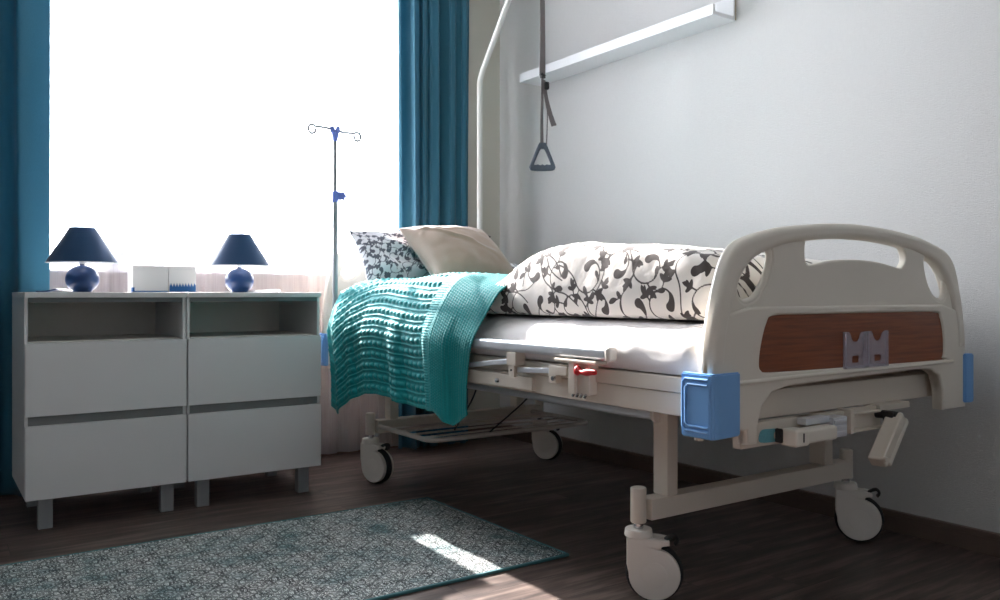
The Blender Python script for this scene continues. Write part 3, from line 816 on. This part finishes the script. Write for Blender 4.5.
# legs
def leg_frame(Y, x0, x1, first):
    b = bmesh.new()
    box(b, x0 + .022, x1, Y - .024, Y + .024, .195, .247, .004)
    box(b, x0 + .076, x0 + .114, Y - .024, Y + .026, .247, .482, .004)
    box(b, x1 - .137, x1 - .097, Y - .024, Y + .030, .247, .482, .004)
    cyl(b, (x0, Y, .190), (x0, Y, .277), .0195, None, 28, .004)
    cyl(b, (x1 + .006, Y, .190), (x1 + .006, Y, .277), .0195, None, 28, .004)
    return obj('leg_frame', b, M['steel'], bed)
leg_frame(1.485, 1.446, 2.312, True)
leg_frame(3.02, 1.472, 2.312, False)
def caster(x, y, ang):
    c, s = math.cos(ang), math.sin(ang)
    T = Matrix(((c, -s, 0, x), (s, c, 0, y), (0, 0, 1, 0), (0, 0, 0, 1)))
    root = bpy.data.objects.new('caster', None); COL.objects.link(root); root.parent = bed; root.empty_display_size = .05
    cr, cz, rr = .034, .0705, .0620
    ol = [(-.033, .158), (-.033, .095)]
    for k in range(0, 25):
        a = R(180 - 2 + (262) * k / 24 * 1.0); ol.append((cr + rr * math.cos(a), cz + rr * math.sin(a)))
    ol += [(cr + .014, .131), (cr + .018, .139), (cr + .036, .142), (cr + .036, .152), (cr + .012, .156)]
    ol = [p for p in ol]
    bm = bmesh.new()
    for sd in (1, -1): addmesh(bm, plate([ol], .0085, .0035, T @ XZ(sd * .021), 3))
    box(bm, -.030, .030, -.020, .020, .139, .157, .003, 2, T)
    for sd in (1, -1):
        lathe(bm, [(0, 0), (.030, 0), (.0305, .001), (.0285, .0022), (0, .0022)], 28, T @ Matrix.Translation((cr, sd * .0293, cz)) @ Matrix.Rotation(-sd * PI / 2, 4, 'X'))
    cyl(bm, tuple(T @ Vector((-.004, 0, .157))), tuple(T @ Vector((-.004, 0, .176))), .0345, .033, 32, .003)
    cov = obj('caster_cover', bm, M['whitepl'], root, True, 35)
    bm = bmesh.new(); mt = T @ Matrix.Translation((cr, 0, cz)) @ Matrix.Rotation(PI / 2, 4, 'X')
    w = .0125; R0 = .0703
    lathe(bm, [(0, -w), (R0 - .004, -w), (R0 - .001, -w * .7), (R0, 0), (R0 - .001, w * .7), (R0 - .004, w), (0, w)], 48, mt)
    obj('wheel', bm, M['rubber'], root)
    bm = bmesh.new(); cyl(bm, tuple(T @ Vector((-.004, 0, .175))), tuple(T @ Vector((-.004, 0, .193))), .012, None, 16)
    obj('caster_stem', bm, M['chrome'], root)
    bm = bmesh.new(); pl = smoothpath([(cr + .026, 0, .150), (cr + .038, 0, .158), (cr + .050, 0, .160), (cr + .056, 0, .150), (cr + .050, 0, .140)], 4)
    tube(bm, [tuple(T @ p) for p in pl], .0045, 8, True, 1.0, 3.2); obj('brake_lever', bm, M['rubber'], root)
caster(1.452, 1.485, R(-44)); caster(2.322, 1.485, R(-56))
caster(1.476, 3.02, R(-70)); caster(2.312, 3.00, R(-64))

# side rail folded down on the near side
rail = bpy.data.objects.new('side_rail', None); COL.objects.link(rail); rail.parent = bed
b = bmesh.new(); addmesh(b, plate([rrect(-.0135, .0135, -.0165, .0165, .011, 5)], .72, .001, Matrix(((1, 0, 0, 1.322), (0, 0, -1, 2.20), (0, 1, 0, .606), (0, 0, 0, 1))), 1))
obj('top_rail', b, M['alu'], rail)['label'] = 'shiny aluminium top bar'
b = bmesh.new(); box(b, 1.3075, 1.3365, 1.462, 1.482, .588, .6235, .008, 3); obj('rail_cap', b, M['whitepl'], rail)
b = bmesh.new(); box(b, 1.312, 1.352, 1.795, 2.90, .487, .524, .003); obj('lower_rail', b, M['steel'], rail)
b = bmesh.new(); cyl(b, (1.312, 1.93, .506), (1.306, 1.93, .506), .007, None, 6); cyl(b, (1.307, 1.93, .506), (1.303, 1.93, .506), .004, None, 10); obj('rail_bolt', b, M['chrome'], rail)
for yy in (1.862,):
    b = bmesh.new(); box(b, 1.308, 1.344, yy - .022, yy + .022, .552, .590, .003)
    box(b, 1.310, 1.320, yy - .012, yy + .014, .520, .556, .002); obj('rail_post', b, M['steel'], rail)
    b = bmesh.new(); cyl(b, (1.312, yy, .540), (1.308, yy, .540), .003, None, 10); obj('post_pin', b, M['black'], rail)
def bar(p0, p1, w, h, mat, name, par):
    b = bmesh.new(); p0 = Vector(p0); p1 = Vector(p1); d = p1 - p0
    q = d.to_track_quat('Y', 'Z').to_matrix().to_4x4(); q.translation = p0
    box(b, -w / 2, w / 2, 0, d.length, -h / 2, h / 2, .002, 2, q); return obj(name, b, mat, par)
bar((1.322, 1.668, .552), (1.326, 1.850, .541), .012, .014, M['alu'], 'rail_link', rail)
bar((1.322, 1.885, .562), (1.326, 2.10, .537), .012, .015, M['alu'], 'rail_link', rail)
b = bmesh.new()
box(b, 1.318, 1.352, 1.545, 1.612, .500, .578, .004)             # big bracket body
box(b, 1.302, 1.345, 1.505, 1.665, .578, .587, .003)             # flange beneath the rail
box(b, 1.306, 1.318, 1.588, 1.612, .500, .585, .003)
box(b, 1.308, 1.345, 1.62, 1.672, .541, .566, .004)
box(b, 1.312, 1.332, 1.668, 1.70, .520, .566, .004)
obj('rail_bracket', b, M['steel'], rail)
b = bmesh.new()
tube(b, smoothpath([(1.306, 1.578, .563), (1.300, 1.565, .560), (1.297, 1.545, .558), (1.297, 1.52, .561), (1.298, 1.498, .562)], 5), [.009, .010, .011, .013, .013, .011, .009, .007, .006, .0055, .006, .007, .008, .0085, .0085, .008, .0075, .007, .007, .0065, .006], 14, True, 1.0, .75)
obj('release_knob', b, M['red'], rail)['label'] = 'red release knob'
b = bmesh.new()
cyl(b, (1.31, 1.672, .533), (1.303, 1.672, .533), .006, None, 12); obj('bracket_screw', b, M['chrome'], rail)
for yy in (1.55, 1.565, 1.58, 1.595):
    b = bmesh.new(); cyl(b, (1.312, yy, .502), (1.312, yy + .006, .495), .004, None, 8); obj('bracket_screw', b, M['chrome'], rail)

for o_ in list(rail.children): o_.location.y += .010; o_.location.x += .030 + (.018 if o_.name.startswith('lower_rail') else 0)

# cranks at the foot end
b = bmesh.new()
box(b, 1.513, 1.78, 1.186, 1.210, .412, .466, .003)
box(b, 1.72, 1.905, 1.186, 1.206, .418, .466, .003)
box(b, 1.895, 1.91, 1.168, 1.205, .412, .470, .002)
box(b, 1.91, 2.07, 1.196, 1.212, .414, .466, .002)
box(b, 1.91, 2.07, 1.176, 1.212, .411, .416, .002); box(b, 1.91, 2.07, 1.180, 1.212, .452, .457, .002)
box(b, 2.05, 2.19, 1.185, 1.23, .452, .468, .003)
obj('crank_housing', b, M['steel'], bed)
b = bmesh.new(); addmesh(b, plate([cr2([(1.606, .424), (1.64, .419), (1.676, .421), (1.680, .444), (1.64, .449), (1.612, .447)], 4)], .0012, .0004, XZ(1.1845), 1))
obj('sticker', b, M['aqua'], bed)['label'] = 'small aqua sticker'
b = bmesh.new(); box(b, 1.672, 1.815, 1.128, 1.162, .416, .449, .007, 3); box(b, 1.652, 1.700, 1.122, 1.166, .414, .452, .006, 3); cyl(b, (1.665, 1.14, .433), (1.665, 1.19, .433), .010, None, 14)
ch = obj('crank_handle', b, M['beige'], bed)
b = bmesh.new(); box(b, 1.645, 1.653, 1.156, 1.174, .420, .452, .003); obj('crank_hinge', b, M['black'], ch)
b = bmesh.new(); box(b, 1.676, 1.679, 1.1205, 1.124, .424, .444, .0005); obj('slot_mark', b, M['black'], ch)
b = bmesh.new(); box(b, 1.828, 1.886, 1.150, 1.185, .414, .462, .003); 
for k in range(3): box(b, 1.832, 1.880, 1.147, 1.152, .420 + k * .014, .428 + k * .014, .001)
box(b, 1.74, 1.83, 1.160, 1.185, .450, .466, .002)
obj('crank_clamp', b, M['alu'], ch)
ca = Vector((2.098, 1.150, .445)); cb = Vector((1.985, 1.135, .342))
d = cb - ca; q = d.to_track_quat('Y', 'Z').to_matrix().to_4x4(); q.translation = ca
b = bmesh.new(); box(b, -.020, .020, 0, d.length, -.016, .016, .005, 3, q); 
cyl(b, tuple(cb + Vector((.012, .012, .012))), tuple(cb + Vector((-.006, -.03, .012))), .006, None, 12)
c2 = obj('crank_handle', b, M['steel'], bed)
off = Vector((.030, .004, -.012))
b = bmesh.new(); q2 = q.copy(); q2.translation = ca + off; box(b, -.017, .017, .0, d.length * .96, -.010, .010, .006, 3, q2); obj('grip', b, M['beige'], c2)
b = bmesh.new(); box(b, 2.070, 2.080, 1.145, 1.172, .424, .456, .003); cyl(b, (2.085, 1.2, .446), (2.085, 1.14, .446), .011, None, 14); obj('crank_hinge', b, M['black'], c2)

for o_ in bed.children:
    if o_.name.split('.')[0] in ('crank_housing', 'sticker', 'crank_handle'): o_.location.x -= .085 if 'crank_housing' not in o_.name else .052

# storage rack under the head end
b = bmesh.new(); z = .222; xa, xb, ya, yb = 1.505, 2.26, 2.598, 3.02
tube(b, [(xa, yb, z), (xa, ya + .05, z)] + [(xa + .05 - .05 * math.cos(R(a)), ya + .05 - .05 * math.sin(R(a)), z) for a in (15, 30, 45, 60, 75)] + [(xa + .05, ya, z), (xb - .05, ya, z)] +
     [(xb - .05 + .05 * math.sin(R(a)), ya + .05 - .05 * math.cos(R(a)), z) for a in (15, 30, 45, 60, 75)] + [(xb, ya + .05, z), (xb, yb, z)], .0095, 10)
for k in range(1, 5):
    y = ya + k * .082; box(b, xa, xb, y - .011, y + .011, z - .002, z + .002, .0005)
obj('storage_rack', b, M['racks'], bed)
b = bmesh.new()
for (x, y, x2, y2) in ((1.80, 2.30, 1.76, 2.60), (1.62, 2.45, 1.68, 2.72)):
    tube(b, smoothpath([(x, y, .485), (x * .6 + x2 * .4, y * .7 + y2 * .3, .38), (x2, y2, .23)], 6), .003, 6)
obj('cable', b, M['black'], bed)
rebase(bed, (CX, 2.18, 0))

# ------------------------------------------------------------------ mattress with sheet
def superbox(name, x0, x1, y0, y1, z0, ztop, rad, nx, ny, mat, wr=0.004, seed=1):
    """rounded cushion surface: ring over cross-section (closed underside)"""
    s = np.linspace(0, 1, nx)[None, :]; t = np.linspace(0, 1, ny)[:, None]
    w = x1 - x0; h = ztop - z0
    # cross section path from bottom-left up over top down to bottom-right
    pts = [(x0 + .012, z0), (x0, z0 + .02), (x0 + .002, z0 + h * .45)]
    for k in range(1, 12):
        a = PI - (PI / 2) * k / 11; pts.append((x0 + rad + rad * math.cos(a) + .002, ztop - rad * .62 + rad * .62 * math.sin(a)))
    pts += [(x0 + w * .3, ztop + .004), (x0 + w * .5, ztop + .006), (x0 + w * .7, ztop + .004)]
    for k in range(1, 12):
        a = PI / 2 - (PI / 2) * k / 11; pts.append((x1 - rad + rad * math.cos(a) - .002, ztop - rad * .62 + rad * .62 * math.sin(a)))
    pts += [(x1 - .002, z0 + h * .45), (x1, z0 + .02), (x1 - .012, z0), (x0 + .012, z0)]
    pts = np.array(pts); d = np.r_[0, np.cumsum(np.hypot(*(np.diff(pts, axis=0).T)))]
    q = np.linspace(0, d[-1], nx); px = np.interp(q, d, pts[:, 0]); pz = np.interp(q, d, pts[:, 1])
    Y = y0 + (y1 - y0) * t
    endf = np.minimum(t, 1 - t) * (y1 - y0)
    e = np.clip(endf / .05, 0, 1); e = np.sqrt(1 - (1 - e) ** 2)
    cx = (x0 + x1) / 2; cz = (z0 + ztop) / 2
    sc_x = 1 - .02 * (1 - e); 
    X = cx + (px[None, :] - cx) * sc_x; Z = z0 + (pz[None, :] - z0) * (0.55 + .45 * e)
    Yb = np.broadcast_to(Y, X.shape)
    n1 = fnoise(Yb, X + Z * 1.5, seed, .09) + .6 * fnoise(Yb + (X + Z) * .6, X + Z * 2, seed + 1, .035)
    wgt = np.clip((Z - z0) / .03, 0, 1)
    X = X - (n1 * wr) * wgt * np.where(Z < ztop - .01, 1, 0); Z = Z + n1 * wr * wgt
    P = np.stack([X, Yb, Z], -1)
    # close ends
    c0 = np.repeat(np.array([[[cx, y0 + .0, cz]]]), nx, 1); c1 = np.repeat(np.array([[[cx, y1, cz]]]), nx, 1)
    P = np.concatenate([c0, P, c1], 0)
    return grid_mesh(name, P, mat)
mt = superbox('mattress', 1.366, 2.392, 1.215, 3.13, .5705, .683, .115, 180, 220, M['sheet'], .006, 4)
tag(mt, 'thin mattress under a white sheet lying on the hospital bed', 'mattress')

# ------------------------------------------------------------------ duvet
def ss(x): x = np.clip(x, 0, 1); return x * x * (3 - 2 * x)
YD0, YD1 = 1.222, 2.78
step = .0034
vine = Vine(YD1 - YD0, 1.30, step).fill(.112, .86, 11, .0021)
nu, nv = vine.D.shape
Yv = YD0 + vine.u
# crest height above the mattress and front edge as functions of Y
hY = np.interp(Yv, [1.222, 1.26, 1.34, 1.46, 1.60, 1.75, 1.88, 1.98, 2.08, 2.18, 2.30, 2.5, 3.08], [.140, .150, .165, .182, .195, .203, .192, .160, .095, .075, .075, .078, .075])
kern = np.ones(31) / 31
hY = np.convolve(np.pad(hY, 15, 'edge'), kern, 'valid')
tt_ = np.clip((Yv - YD0) / .055, 0, 1); hY = hY * (.02 + .98 * np.sqrt(1 - (1 - tt_) ** 2))
xF = np.interp(Yv, [1.22, 1.5, 2.0, 2.2, 3.1], [1.445, 1.432, 1.43, 1.40, 1.40])
P = np.zeros((nu, nv, 3))
ZM = .687
for i in range(nu):
    h = hY[i]; x0 = xF[i]; Yc = Yv[i]
    bulge = .018 + .02 * (h / .2)
    cs = [(x0 + .05, ZM + .003), (x0 + .012, ZM + .004), (x0 - bulge * .2, ZM + .02), (x0 - bulge * .40, ZM + h * .30), (x0 - .006, ZM + h * .66), (x0 + .010, ZM + h * .90), (x0 + .050, ZM + h * .995),
          (x0 + .16, ZM + h), (x0 + .30, ZM + h * .98), (x0 + .50, ZM + h * .93), (x0 + .72, ZM + h * .86), (x0 + .85, ZM + h * .72), (2.375, ZM + h * .40), (2.40, ZM + .0)]
    cp = np.array([(p.x, p.y) for p in smoothpath([(a, c, 0) for a, c in cs], 6)])
    d = np.r_[0, np.cumsum(np.hypot(*(np.diff(cp, axis=0).T)))]
    q = np.minimum(vine.v, d[-1])
    P[i, :, 0] = np.interp(q, d, cp[:, 0]); P[i, :, 2] = np.interp(q, d, cp[:, 1]); P[i, :, 1] = Yc
U, V = np.meshgrid(vine.u, vine.v, indexing='ij')
wr = .55 * fnoise(U * 1.0 + V * .8, V * 1.2 - U * .3, 5, .11) + .30 * fnoise(U + V * .5, V - U * .7, 8, .05) + .12 * fnoise(U, V, 9, .022)
lift = np.clip((P[:, :, 2] - ZM) / .05, 0, 1)
P[:, :, 2] += wr * .013 * lift
P[:, :, 0] -= wr * .004 * lift * (P[:, :, 0] < 1.56)
du = grid_mesh('duvet', P, M['duvet'], attr={'vine': vine.D})
tag(du, 'cream duvet with dark brown scrolling vine print heaped on the bed', 'duvet')

# ------------------------------------------------------------------ knitted blanket
YB0, YB1 = 1.985, 3.115
nb_u, nb_v = 330, 420
TL = 1.28
u = np.linspace(0, YB1 - YB0, nb_u)[:, None]; v = np.linspace(0, TL, nb_v)[None, :]
Yb = YB0 + u + 0 * v
# cross-section: starts on the bed top far side, runs to near edge, rounds over and hangs
ztop = .801
TOPL = .62
cs = [(2.02, ztop - .012), (1.80, ztop + .0), (1.62, ztop + .004), (1.50, ztop + .002), (1.45, ztop - .001), (1.412, ztop - .012), (1.378, ztop - .038), (1.349, ztop - .085), (1.323, ztop - .145), (1.311, ztop - .20), (1.320, ztop - .28), (1.328, ztop - .36), (1.330, .34), (1.328, .25)]
cp = np.array([(p.x, p.y) for p in smoothpath([(a, c, 0) for a, c in cs], 8)])
d = np.r_[0, np.cumsum(np.hypot(*(np.diff(cp, axis=0).T)))]
hem = np.interp(YB0 + u[:, 0], [1.955, 2.02, 2.12, 2.17, 2.25, 2.40, 2.55, 2.68, 2.80, 2.92, 3.0, 3.06, 3.115], [.40, .37, .340, .352, .378, .372, .382, .392, .382, .345, .300, .275, .30])
hemd = np.interp(-hem, -cp[:, 1][20:], d[20:])
q = (v / TL) * hemd[:, None]
X = np.interp(q, d, cp[:, 0]); Z = np.interp(q, d, cp[:, 1])
hang = ss((.78 - Z) / .35)                 # 0 on top, 1 well below the edge
fold = np.sin(2 * PI * (Yb * 4.1 + .15 * np.sin(Yb * 7) + .06 * Z)) * .014 + np.sin(2 * PI * (Yb * 8.3 + .3)) * .007 + np.sin(2*PI*(Yb*2.3+.1))*.008
X = X - .004 * hang - np.clip(fold, -.010, .012) * hang
Z = Z + (.008 + .016 * (Yb - 2.0) - .014) * ss((Z - .6) / .2)
# the near-foot edge swings toward the head as it hangs
edge = ss((2.33 - Yb) / .38)
Yh = Yb + hang * edge * (.085 + .05 * (.8 - Z)) * 1.0
top = 1 - ss((ztop - Z) / .05)
Yh = Yh + top * edge * 0.0 - edge * top * .02 * 0
# sag of the top toward the duvet and slight sag mid
Z = Z + top * (.010 * np.sin(Yb * 5 + X * 6) + .006 * np.sin(Yb * 13 + 2)) - top * ss((2.06 - Yb) / .12) * .015
# head-end border folds slightly back
endh = ss((Yb - 3.03) / .085)
X = X + endh * .012; Z = Z - endh * top * .006
# knit relief along the surface normal
sU = Yb - YB0; sV = q
dXdv = np.gradient(X, axis=1); dZdv = np.gradient(Z, axis=1); ln = np.hypot(dXdv, dZdv) + 1e-9
nx_, nz_ = dZdv / ln, -dXdv / ln         # outward (toward -X / +Z)
row = (q - hemd[:, None]) / .040
fr = row - np.floor(row); par = np.mod(np.floor(row), 2)
puff = np.sin(PI * np.clip((fr - .12) / .55, 0, 1)) ** 1.0 * (np.abs(np.sin(PI * (sU / .031 + .5 * par + .35 * fr))) ** .8)
rib = np.exp(-((fr - .84) / .07) ** 2)
main = .0075 * puff + .0040 * rib
br = .5 + .5 * np.sin(2 * PI * sU / .016); br = br * (.75 + .25 * np.sin(2 * PI * q / .009 + 2 * PI * sU / .032))
moss = np.abs(np.sin(PI * q / .009)) * np.abs(np.sin(PI * sU / .009))
inband = ss((.30 - sU) / .02)
inmoss = ss((.36 - sU) / .012) * (1 - ss((.305 - sU) / .012))
rel = main * (1 - ss((.365 - sU) / .015)) + .0038 * moss * inmoss + .0055 * br * inband
nearhem = np.clip((hemd[:, None] - q) / .02, 0, 1)
endb = ss((3.075 - Yb) / .02)
rel = rel * nearhem * (.3 + .7 * endb)
X = X + nx_ * rel; Z = Z + nz_ * rel
P = np.stack([X + .020, Yh + .025, Z], -1)
bl = grid_mesh('knitted_blanket', P, M['blanket'], solid=.006)
tag(bl, 'turquoise chunky knitted blanket draped over the near side of the bed', 'blanket')

# ------------------------------------------------------------------ pillows
def pillow(w, h, T, M4, mat, wrinkles, seed, vinefill=None, n=150, pinch=.10):
    if vinefill:
        stp = w / n; vn = Vine(w, h, stp).fill(*vinefill); na, nb = vn.D.shape
    else: na = n; nb = int(n * h / w); vn = None
    a = np.linspace(-1, 1, na)[:, None]; b_ = np.linspace(-1, 1, nb)[None, :]
    A = a + 0 * b_; B = b_ + 0 * a
    ea = np.clip(1 - np.abs(A) ** 2.4, 0, 1) ** .5; eb = np.clip(1 - np.abs(B) ** 2.4, 0, 1) ** .5
    th = T * (ea * eb) ** .95
    cornerpull = pinch * (1 - B ** 2) * A * np.abs(A) ** 1.5; cp2 = pinch * (1 - A ** 2) * B * np.abs(B) ** 1.5
    X = (A * 1.0 - cornerpull) * w / 2; Y = (B - cp2) * h / 2
    wrk = wrinkles(A, B) if wrinkles else 0
    nz = fnoise(X, Y, seed, .06) * .010 + fnoise(X, Y, seed + 3, .03) * .004
    e = np.minimum(ea, eb)
    top = np.stack([X, Y, th + (nz + wrk) * e], -1); bot = np.stack([X, Y, -th * .85 + nz * e], -1)
    # weld the two sheets in a single strip grid: top then mirrored bottom
    P = np.concatenate([top, bot[::-1]], 0)
    P4 = np.concatenate([P, np.ones(P.shape[:2] + (1,))], -1) @ np.array(M4).T
    at = None
    if vn is not None: at = {'vine': np.concatenate([vn.D, vn.D[::-1]], 0)}
    o = grid_mesh('pillow', P4[..., :3], mat, attr=at)
    return o
def frame(origin, xdir, ydir):
    x = Vector(xdir).normalized(); y = Vector(ydir); y = (y - x * y.dot(x)).normalized(); z = x.cross(y)
    m = Matrix.Identity(4)
    for i in range(3): m[i][0] = x[i]; m[i][1] = y[i]; m[i][2] = z[i]; m[i][3] = origin[i]
    return m
# patterned pillow leaning on the headboard (near side)
m4 = frame((1.735, 3.065, .875), (1, .0, .0), (-.06, .50, .80))
o = pillow(.60, .32, .075, m4, M['pilprint'], lambda A, B: .012 * np.sin(14 * A + 5 * B) * .6 + .010 * np.sin(9 * B + 3 * A) * np.exp(-((A + .3) / .5) ** 2), 21, (.062, .56, 4, .0014), 230, .10)
tag(o, 'white pillow with grey leafy vine print leaning on the headboard, left of the beige pillow', 'pillow')
m4 = frame((2.08, 3.00, .80), (1, .02, .0), (.0, .9, .35))
o = pillow(.50, .42, .065, m4, M['pilprint'], None, 33, (.085, .62, 8, .0016), 170, .10)
tag(o, 'white vine print pillow lying flat, mostly hidden behind the beige pillow', 'pillow')
def wrk(A, B):
    out = 0
    for k, (a0, sp, am) in enumerate(((-.55, .9, .014), (-.15, .7, .014), (.25, .6, .012), (.6, .5, .008))):
        ang = a0; d_ = (A + 1.0) * math.sin(ang) - (B - .9) * math.cos(ang) * .7
        out = out + (1 - np.clip((B - .2) / .6, 0, 1)) * 1.5 * am * np.exp(-((d_ - .1 * k) / .045) ** 2) * np.exp(-((A + .75) / .75) ** 2)
    return out
m4 = frame((1.825, 2.89, .893), (1, .05, .02), (.0, .30, .25))
o = pillow(.42, .40, .092, m4, M['pilbeige'], wrk, 40, None, 150, .12)
tag(o, 'plain beige satin pillow propped in front of the printed pillows', 'pillow')

# ------------------------------------------------------------------ IV pole
root = thing('drip_stand', 'thin steel drip stand with two hooks and blue clamps at the head of the bed', 'drip stand')
DZ = .018; px, py = 1.385, 3.165
b = bmesh.new(); cyl(b, (px, py, .90), (px, py, 1.385 + DZ), .0080, None, 16); cyl(b, (px, py, .46), (px, py, 1.13 + DZ), .0105, None, 16)
obj('pole', b, M['darksteel'], root)
b = bmesh.new(); cyl(b, (px, py, 1.352 + DZ), (px, py, 1.392 + DZ), .010, .017, 18, .002)
for a in range(4):
    aa = a * PI / 2 + .4; cyl(b, (px + math.cos(aa) * .014, py + math.sin(aa) * .014, 1.386 + DZ), (px + math.cos(aa) * .017, py + math.sin(aa) * .017, 1.412 + DZ), .010, .009, 12, .002)
obj('hook_socket', b, M['ivblue'], root)
hd = Vector((.93, .12, 0)).normalized()
for s in (1, -1):
    b = bmesh.new(); o3 = Vector((px, py, 1.398 + DZ)); pl = [o3, o3 + hd * s * .04 + Vector((0, 0, .004 * -s))]
    pl += [o3 + hd * s * .085 + Vector((0, 0, .004 if s < 0 else -.002))]
    cc = o3 + hd * s * .105 + Vector((0, 0, -.014 if s > 0 else -.008))
    for k in range(10):
        a = R(110 - k * 34); pl.append(cc + hd * s * math.cos(a) * .0165 + Vector((0, 0, math.sin(a) * .0175)))
    tube(b, smoothpath(pl, 4), .0056, 8); obj('hook', b, M['darksteel'], root)
b = bmesh.new(); cyl(b, (px, py, 1.105 + DZ), (px, py, 1.150 + DZ), .014, None, 18, .003)
for k in range(6):
    aa = k * PI / 3; c0 = Vector((px + .022, py - .014, 1.13 + DZ)); ax = Vector((.82, -.57, 0)); upv = Vector((0, 0, 1)); sv = Vector((.57, .82, 0))
    cyl(b, tuple(c0 + (upv * math.sin(aa) + ax * math.cos(aa)) * .012 - sv * .008), tuple(c0 + (upv * math.sin(aa) + ax * math.cos(aa)) * .012 + sv * .008), .0075, None, 12, .001)
cyl(b, tuple(c0 - sv * .007), tuple(c0 + sv * .007), .012, None, 14, .001)
obj('clamp_knob', b, M['ivblue'], root)
rebase(root, (px, py, .46))

# ------------------------------------------------------------------ lifting pole with trapeze
root = thing('lifting_pole', 'white curved lifting pole rising behind the pillows at the head of the bed', 'lifting pole')
lx = 2.135; ly = 3.235
b = bmesh.new()
tube(b, smoothpath([(lx, ly, .50), (lx, ly, 1.0), (lx, ly, 1.66), (lx, ly, 1.725), (lx, ly - .012, 1.76), (lx, ly - .05, 1.815), (lx, ly - .23, 2.045), (lx, ly - .37, 2.225), (lx, ly - .42, 2.285), (lx, ly - .46, 2.315), (lx, ly - .52, 2.335), (lx, ly - .66, 2.338)], 6), .0125, 20)
obj('tube', b, M['pole'], root)
b = bmesh.new(); cyl(b, (lx, ly, 1.00), (lx, ly, 1.035), .015, None, 18, .003); cyl(b, (lx + .012, ly - .02, 1.02), (lx + .035, ly - .035, 1.01), .008, None, 12)
obj('collar_knob', b, M['black'], root)
rebase(root, (lx, ly, .50))
root = thing('trapeze', 'grey triangular grab handle hanging on a webbing strap in front of the ledge', 'grab handle')
tx, ty = 2.135, 2.76
def strap(pts, w, tw, parent, name='strap', mat=M['strap']):
    b = bmesh.new(); pts = smoothpath(pts, 8); n = len(pts); prev = None
    for i, p in enumerate(pts):
        t = i / (n - 1); a = tw[0] + (tw[1] - tw[0]) * t
        d = (pts[min(i + 1, n - 1)] - pts[max(i - 1, 0)]).normalized()
        x = Vector((math.cos(a), math.sin(a), 0)); x = (x - d * x.dot(d)).normalized(); y = d.cross(x)
        r = [b.verts.new(p + x * sx * w / 2 + y * sy * .0011) for sx, sy in ((-1, -1), (1, -1), (1, 1), (-1, 1))]
        if prev:
            for k in range(4): b.faces.new((prev[k], prev[(k + 1) % 4], r[(k + 1) % 4], r[k]))
        else: b.faces.new(r[::-1])
        prev = r
    b.faces.new(prev); return obj(name, b, mat, parent, True, 60)
va = math.atan2(-.57, .82)
strap([(tx, ty, 2.329), (tx - .001, ty, 2.1), (tx + .001, ty, 1.85), (tx, ty, 1.66)], .030, (va + 1.15, va + .55), root)
strap([(tx, ty, 1.66), (tx - .001, ty - .001, 1.58), (tx - .003, ty, 1.46), (tx - .002, ty, 1.375)], .022, (va + 1.2, va + 0.9), root)
strap([(tx + .006, ty - .004, 1.645), (tx + .012, ty - .008, 1.58), (tx + .024, ty - .018, 1.51), (tx + .040, ty - .028, 1.452)], .024, (va + 1.1, va + .35), root)
b = bmesh.new(); tube(b, smoothpath([(tx + .012, ty - .008, 1.60), (tx + .017, ty - .012, 1.50), (tx + .014, ty - .010, 1.375)], 6), .002, 8); obj('strap_loop', b, M['strap'], root)
b = bmesh.new(); box(b, tx - .009, tx + .012, ty - .008, ty + .008, 1.651, 1.662, .003); box(b, tx + .004, tx + .024, ty - .02, ty, 1.603, 1.636, .006, 3)
cyl(b, (tx - .01, ty - .006, 1.668), (tx + .004, ty - .014, 1.656), .006, None, 10)
obj('buckle', b, M['black'], root)
ax = Vector((.82, -.57, 0)); b = bmesh.new()
tri = cr2([(0, 0), (.012, -.003), (.020, -.014), (.052, -.092), (.054, -.106), (.044, -.116), (0, -.118), (-.044, -.116), (-.054, -.106), (-.052, -.092), (-.020, -.014), (-.012, -.003)], 4)
inn = cr2([(0, -.027), (.010, -.032), (.033, -.086), (.030, -.093), (.018, -.091), (.009, -.095), (0, -.091), (-.009, -.095), (-.018, -.091), (-.030, -.093), (-.033, -.086), (-.010, -.032)], 4)
mt = Matrix(((.82, 0, .57, tx), (-.57, 0, .82, ty), (0, 1, 0, 1.382), (0, 0, 0, 1)))
addmesh(b, plate([tri, inn], .011, .005, mt, 3))
cyl(b, tuple(Vector((tx, ty, 1.372)) - ax * .014), tuple(Vector((tx, ty, 1.372)) + ax * .014), .011, None, 14, .002)
obj('grab_handle', b, M['handle'], root)
rebase(root, (tx, ty, 2.34))
